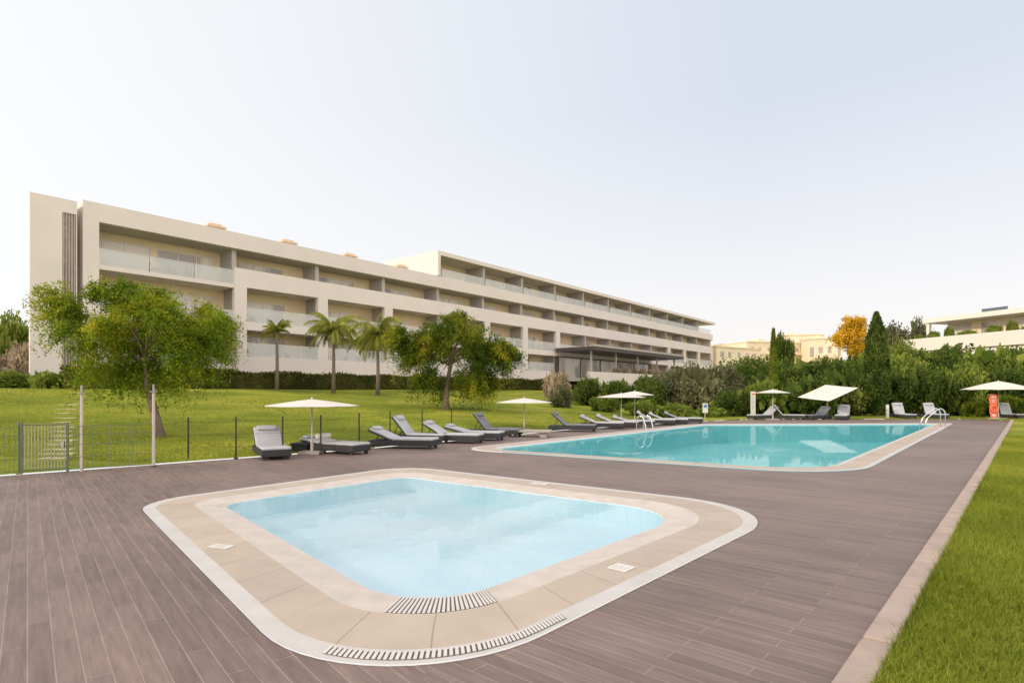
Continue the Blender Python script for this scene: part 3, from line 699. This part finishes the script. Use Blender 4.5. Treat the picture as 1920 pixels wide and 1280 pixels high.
parasol(1165,793,737,94,'off white parasol, left one of the overlapping pair',8,.16,rot=.1)
parasol(1190,791,733,74,'off white parasol, right one of the overlapping pair',8,.2,rot=.4)
parasol(1449,787,730,62,'small off white parasol beside the narrow white sign',8,.2)
parasol(1551,785,735,72,'square off white parasol tilted steeply towards the sun',4,.02,tilt=(-17,11),rot=math.pi/4+.3)
parasol(1872,785,714,118,'wide off white parasol at the far right end of the pool',8,.28,rot=.1)
g=G(566,847);e=empty('side_table',g,0,'low dark wicker side table beside the first parasol base','table');part('top',M['wicker'],(-.24,.24,-.24,.24,.2,.25),par=e,bevel=.008);part('body',M['wicker'],(-.2,.2,-.2,.2,0,.2),par=e)
g=G(985,818);e=empty('stone_table',g,math.radians(-10),'long low stone table under the second parasol','table');part('top',M['concrete'],(-.95,.95,-.35,.35,.17,.24),par=e,bevel=.01);part('leg',M['concrete'],(-.8,-.55,-.25,.25,0,.17),par=e);part('leg',M['concrete'],(.55,.8,-.25,.25,0,.17),par=e)
def rail(px,py,label,yaw,hh,L):
    g=G(px,py);e=empty('pool_handrail',g,math.radians(yaw),label,'handrail')
    for y in(-.25,.25):
        mb=MB();P=[(0,y,0),(0,y,hh*.7),(.06,y,hh*.9),(.18,y,hh),(.32,y,hh*.93),(L*.7,y,hh*.5),(L,y,-.35)];mb.tube(P,.024,8);mb.build('rail',M['steel'],e,smooth=True)
rail(1200,806,'chrome pool ladder on the left edge of the large pool',-48,.62,.6)
rail(1768,800,'chrome curved handrail at the far right corner of the large pool',165,.85,1.0)
fp=[(-150,906),(35,890),(130,886),(290,876),(355,864),(445,861),(533,858),(605,853),(677,843),(735,832),(795,820),(850,812)]
FP=[G(*p) for p in fp];FP=[p+Vector((-.08,.10,0)) for p in FP]
fe=empty('wire_fence',(0,0,0),0,'low wire fence with thin dark posts along the lawn edge','fence')
for i,p in enumerate(FP):
    if i in(2,):continue
    mb=MB();mb.tube([(p.x,p.y,0),(p.x,p.y,.98)],.020,8);mb.tube([(p.x,p.y,.98),(p.x,p.y,1.02)],[.028,.012],8);mb.tube([(p.x,p.y,0),(p.x,p.y,.03)],.05,8);mb.build('post',M['greenwire'] if i<3 else M['black'],fe)
def panel(a,b,name,par,step,m,top=.92,r=.004):
    mb=MB();L=(b-a).length;n=int(L/step)
    for i in range(1,n):
        p=a.lerp(b,i/n);mb.tube([(p.x,p.y,.05),(p.x,p.y,top)],r,4)
    for z in(.06,.3,.55,.75,top):mb.tube([(a.x,a.y,z),(b.x,b.y,z)],r*1.2,4)
    mb.build(name,m,par)
panel(FP[0],FP[1],'wire_panel',fe,.07,M['greenwire'],r=.005);panel(FP[2],FP[3],'wire_panel',fe,.075,M['greenwire'],r=.005)
for i in range(3,len(FP)-1):
    mb=MB()
    for z in(.3,.6,.9):mb.tube([(FP[i].x,FP[i].y,z),(FP[i+1].x,FP[i+1].y,z)],.003,4)
    mb.build('wire',M['black'],fe)
ga=empty('garden_gate',FP[1],0,'beige slatted metal gate in the fence at the left edge','gate')
a=Vector((.05,0,0));b=FP[2]-FP[1]-Vector((.03,0,0))
mb=MB();
for p in(a,b):mb.tube([(p.x,p.y,0),(p.x,p.y,1.0)],.024,8)
for z in(.08,.96):mb.tube([(a.x,a.y,z),(b.x,b.y,z)],.014,8)
mb.build('gate_frame',M['greenwire'],ga)
mb=MB();n=14
for i in range(1,n):
    p=a.lerp(b,i/n);mb.tube([(p.x,p.y,.08),(p.x,p.y,.96)],.009,5)
mb.build('gate_bars',M['gatebar'],ga);mb=MB();mb.box(b.x-.1,b.x-.04,b.y-.05,b.y-.02,.5,.62);mb.build('latch',M['steel'],ga)
for px,py,pt,lb in((153,883,722,'slender pale post with small cap beside the gate'),(288,875,720,'slender pale post with small cap left of the leaning tree trunk')):
    g=G(px,py);hh=(py-pt)/F*g.y;e=empty('slender_post',g,0,lb,'post','slender pale posts by the fence')
    mb=MB();mb.tube([(0,0,0),(0,0,hh-.16)],[.032,.028],10);mb.build('shaft',M['pole'],e)
    mb=MB();mb.tube([(0,0,hh-.16),(0,0,hh)],.02,8);mb.tube([(0,0,hh-.17),(0,0,hh-.15)],.07,12);mb.build('cap',M['concrete'],e)
for i in range(13):
    py=862-i*8.5;px=108+i*1.6;g=T(px,py);w_=random.uniform(.24,.40)
    mb=MB();mb.box(-w_,w_,-.14,.14,-.03,.03);o=mb.build('stone_step',M['stone'],loc=g+Vector((random.uniform(-.08,.08),0,.02)),rz=.2+random.uniform(-.15,.15),bevel=.015);tag(o,'flat stone step in the path climbing the lawn behind the gate','step','stone steps behind the gate')
g=G(1412,782);e=empty('narrow_sign',g,math.radians(8),'tall narrow white and red sign left of the small parasol','sign');part('board',M['signwhite'],(-.16,.16,-.02,.02,.1,1.65),par=e);part('foot',M['concrete'],(-.2,.2,-.12,.12,0,.1),par=e)
part('text_lines',M['signmark'],*[(-.11,.11-.05*(i%3),-.026,-.021,1.25-.09*i,1.27-.09*i) for i in range(9)],par=e);part('heading',M['orange'],(-.11,.11,-.026,-.021,1.42,1.52),par=e)
g=D(1322,34.2);e=empty('small_sign',g,0,'small white sign with blue mark on a post beside the low shrubs','sign');mb=MB();mb.tube([(0,0,0),(0,0,.9)],.02,6);mb.build('post',M['pole'],e);part('board',M['signwhite'],(-.15,.15,-.04,-.02,.4,.95),par=e);part('mark',M['blue'],(-.10,.10,-.046,-.041,.70,.88),par=e)
g=G(1664,784);e=empty('white_bollard',g,0,'short white bollard between the cypress and the upright loungers','bollard');mb=MB();mb.tube([(0,0,0),(0,0,.72),(0,0,.8)],[.09,.09,.07],12);mb.build('body',M['signwhite'],e);mb=MB();mb.tube([(0,0,.8),(0,0,.84)],[.10,.06],12);mb.build('cap',M['pole'],e)
# lifebuoy stand: leaning red back board with hanging ring
g=G(1858,786);e=empty('lifebuoy_stand',g+Vector((0,-.2,0)),math.radians(-8),'tall slim red and white lifebuoy stand under the far right parasol','lifebuoy stand')
Ml=Matrix.Rotation(math.radians(-7),4,'X')@Matrix.Rotation(math.radians(3),4,'Y')
b=MB();prof=[(-.14,.1),(.14,.1),(.2,.5),(.17,.85),(.24,1.15),(.18,1.48),(-.14,1.5),(-.24,1.2),(-.17,.9),(-.22,.5)]
n=len(prof);b.v=[tuple(Ml@Vector((x,-.025,z))) for x,z in prof]+[tuple(Ml@Vector((x,.025,z))) for x,z in prof];b.f=[tuple(range(n)),tuple(range(2*n-1,n-1,-1))]+[(i,(i+1)%n,n+(i+1)%n,n+i) for i in range(n)]
b.build('back_board',M['orange'],e,bevel=.01)
b=MB();ringp=[tuple(Ml@Vector((.17*math.cos(a*math.pi/9),-.08,.62+.17*math.sin(a*math.pi/9)))) for a in range(19)];b.tube(ringp,.045,8,False);b.build('ring',M['orange'],e,smooth=True)
b=MB()
for q in((-.12,.12,-.04,-.03,1.28,1.36),(-.10,.10,-.04,-.03,1.12,1.16),(-.10,.06,-.04,-.03,1.03,1.07),(-.08,.08,-.04,-.03,.2,.3)):b.box(*q,Ml)
b.build('white_marks',M['signwhite'],e);part('foot',M['concrete'],(-.22,.22,-.15,.15,0,.1),par=e)
def plate(px,py,w,dp,yaw,label):
    g=G(px,py);e=empty('depth_plate',(g.x,g.y,.017),math.radians(yaw),label,'plate');part('plate',M['signwhite'],(-w/2,w/2,-dp/2,dp/2,0,.004),par=e)
    part('marks',M['signmark'],*[(-w*.35,w*.3-.02*(i%2),-dp*.3+i*dp*.2,-dp*.3+i*dp*.2+.006,.0045,.0055) for i in range(4)],par=e)
plate(1165,1067,.19,.19,48,'white square notice plate on the right coping of the small pool')
plate(415,1027,.24,.13,-18,'white notice plate on the left coping of the small pool')
plate(1012,908,.3,.2,-30,'pale plate on the far coping of the small pool')
# ---------------------------------------------------------------- distant buildings
def block(name,px0,px1,Z0,Z1,zt,zb,label,cat,m,rows,cols,dep=9):
    a=D(px0,Z0,0);b=D(px1,Z1,0);L=(b-a).length;yaw=math.atan2(b.y-a.y,b.x-a.x)
    e=empty(name,(a.x,a.y,0),yaw,label,cat);part('wall',m,(0,L,0,dep,zb,zt),par=e);part('roof',m,(-.15,L+.15,-.2,dep,zt,zt+.25),(L*.3,L*.42,2,5,zt+.25,zt+1.1),par=e)
    for r_ in range(rows):
        for c_ in range(cols):
            x=L*(c_+.5+rw.uniform(-.15,.15))/cols;z=zb+(zt-zb)*(r_+.25)/rows;hh=(zt-zb)/rows*.42;w=L/cols*rw.uniform(.12,.26)
            o=part('window',M['soffit'],(x-w,x+w,-.04,-.005,z,z+hh),par=e);part('pane',M['louver'],(x-w*.85,x+w*.85,-.06,-.041,z+hh*.08,z+hh*.92),par=o)
            if rw.random()<.5:part('balcony',m,(x-w*1.6,x+w*1.6,-1.1,-.07,z-.3,z+hh*.3),par=e)
    return e
block('apartment_block',1343,1425,130,140,zat(650,130),3,'distant low cream apartment block farthest left beside the hotel end','building',M['farwhite'],3,5)
block('apartment_block',1400,1500,146,150,zat(641,146),3,'distant cream apartment block left of the thin cypress','building',M['farwhite'],3,6)
block('apartment_block',1462,1545,158,156,zat(629,158),3,'distant cream apartment block right of the thin cypress, the highest','building',M['farwhite'],4,5)
block('apartment_block',1515,1580,142,140,zat(636,142),3,'distant cream house just left of the golden tree','building',M['farwhite'],2,4)
a=D(1755,80,0);b=D(1990,66.5,0);L=(b-a).length;yaw=math.atan2(b.y-a.y,b.x-a.x)
vl=empty('villa',(a.x,a.y,0),yaw,'modern white villa with planted roof terrace at the right edge','house')
part('roof',M['villa'],(-1,L,-1.2,9,11.0,11.6),par=vl);part('upper_wall',M['renderlit'],(0.5,L,1.5,9,8.9,11.0),par=vl);part('terrace_parapet',M['villa'],(-3,L,-2.2,-1.8,7.2,8.9),par=vl);part('lower_wall',M['villa'],(-3,L,-1.8,9,2,8.2),par=vl)
for i in range(4):
    x=1.2+i*3.6;window(x,x+2.4,9.0,10.7,y=1.5,n=2,par=vl)
part('column',M['villa'],(-.6,-.2,-1,-.6,8.2,11.0),par=vl)
part('roof_panel',M['panel'],(4.5,7.5,2,2.1,11.6,12.4),par=vl)
for i,(sx,w) in enumerate(((-1.5,1.6),(0.5,2.2),(2.6,1.6),(4.8,3.2),(8.0,2.4),(10,1.6),(12,3))):
    me=BM['leafG'][i%3];o=bpy.data.objects.new('terrace_plant',me);C.objects.link(o)
    p=Vector((a.x,a.y,0))+Matrix.Rotation(yaw,3,'Z')@Vector((sx,-1.2,0));o.location=(p.x,p.y,8.3);o.scale=(w/2,.5,1.3+.35*(i%3));o.rotation_euler=(0,0,yaw)
    tag(o,'leafy green plant spilling over the terrace parapet of the white villa','plant','plants on the villa terrace')
# ---------------------------------------------------------------- light
az=Vector((-.94,-.34));el=math.radians(24)
w=bpy.data.worlds.new('World');bpy.context.scene.world=w;w.use_nodes=True;nt=w.node_tree;L=nt.links.new
bg=nt.nodes['Background'];out=nt.nodes['World Output']
sk=N(nt,'ShaderNodeTexSky',sky_type='NISHITA',sun_disc=False);sk.sun_elevation=el;sk.sun_rotation=math.atan2(az.x,az.y);L(sk.outputs[0],bg.inputs[0]);bg.inputs[1].default_value=.12
tc=N(nt,'ShaderNodeTexCoord');sp=N(nt,'ShaderNodeSeparateXYZ');L(tc.outputs['Generated'],sp.inputs[0])
cz=ramp(nt,sp.outputs['Z'],[(0,(1.06,.99,.93)),(.14,(1.0,.98,.98)),(.42,(.76,.81,.91)),(1,(.72,.78,.90))])
mr=N(nt,'ShaderNodeMapRange');mr.inputs[1].default_value=-.65;mr.inputs[2].default_value=.35;mr.inputs[3].default_value=1;mr.inputs[4].default_value=0;L(sp.outputs['X'],mr.inputs[0])
mx=N(nt,'ShaderNodeMix',data_type='RGBA');L(mr.outputs[0],mx.inputs[0]);L(cz,mx.inputs[6]);mx.inputs[7].default_value=(1.06,1.06,1.06,1)
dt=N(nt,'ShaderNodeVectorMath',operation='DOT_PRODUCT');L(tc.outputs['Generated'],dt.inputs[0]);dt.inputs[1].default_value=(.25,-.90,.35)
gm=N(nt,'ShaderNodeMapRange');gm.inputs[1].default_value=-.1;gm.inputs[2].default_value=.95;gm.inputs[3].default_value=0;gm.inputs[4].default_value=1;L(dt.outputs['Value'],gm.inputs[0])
wm=N(nt,'ShaderNodeMix',data_type='RGBA');L(gm.outputs[0],wm.inputs[0]);L(mx.outputs[2],wm.inputs[6]);wm.inputs[7].default_value=(2.1,1.92,1.76,1)  # added warm sky glow behind the camera, fills the shaded facade
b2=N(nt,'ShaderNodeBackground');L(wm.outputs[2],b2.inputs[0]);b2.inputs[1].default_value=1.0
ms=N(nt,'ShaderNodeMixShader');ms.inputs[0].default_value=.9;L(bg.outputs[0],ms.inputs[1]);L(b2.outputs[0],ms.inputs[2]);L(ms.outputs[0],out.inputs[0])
sd=bpy.data.lights.new('Sun','SUN');sd.energy=2.4;sd.angle=math.radians(5);sd.color=(1,.84,.65);so=bpy.data.objects.new('Sun',sd);C.objects.link(so)
dirv=Vector((az.x*math.cos(el),az.y*math.cos(el),math.sin(el)));so.rotation_euler=dirv.to_track_quat('Z','Y').to_euler()
cd=bpy.data.cameras.new('Camera');co=bpy.data.objects.new('Camera',cd);C.objects.link(co);co.location=(0,0,H);co.rotation_euler=(math.radians(90),0,0)
cd.lens=F/1920*36;cd.sensor_width=36;cd.shift_y=(YH-640)/1920;cd.clip_end=5000;cd.clip_start=.05
sc_=bpy.context.scene;sc_.camera=co;sc_.view_settings.view_transform='Standard';sc_.view_settings.look='None';sc_.view_settings.exposure=0
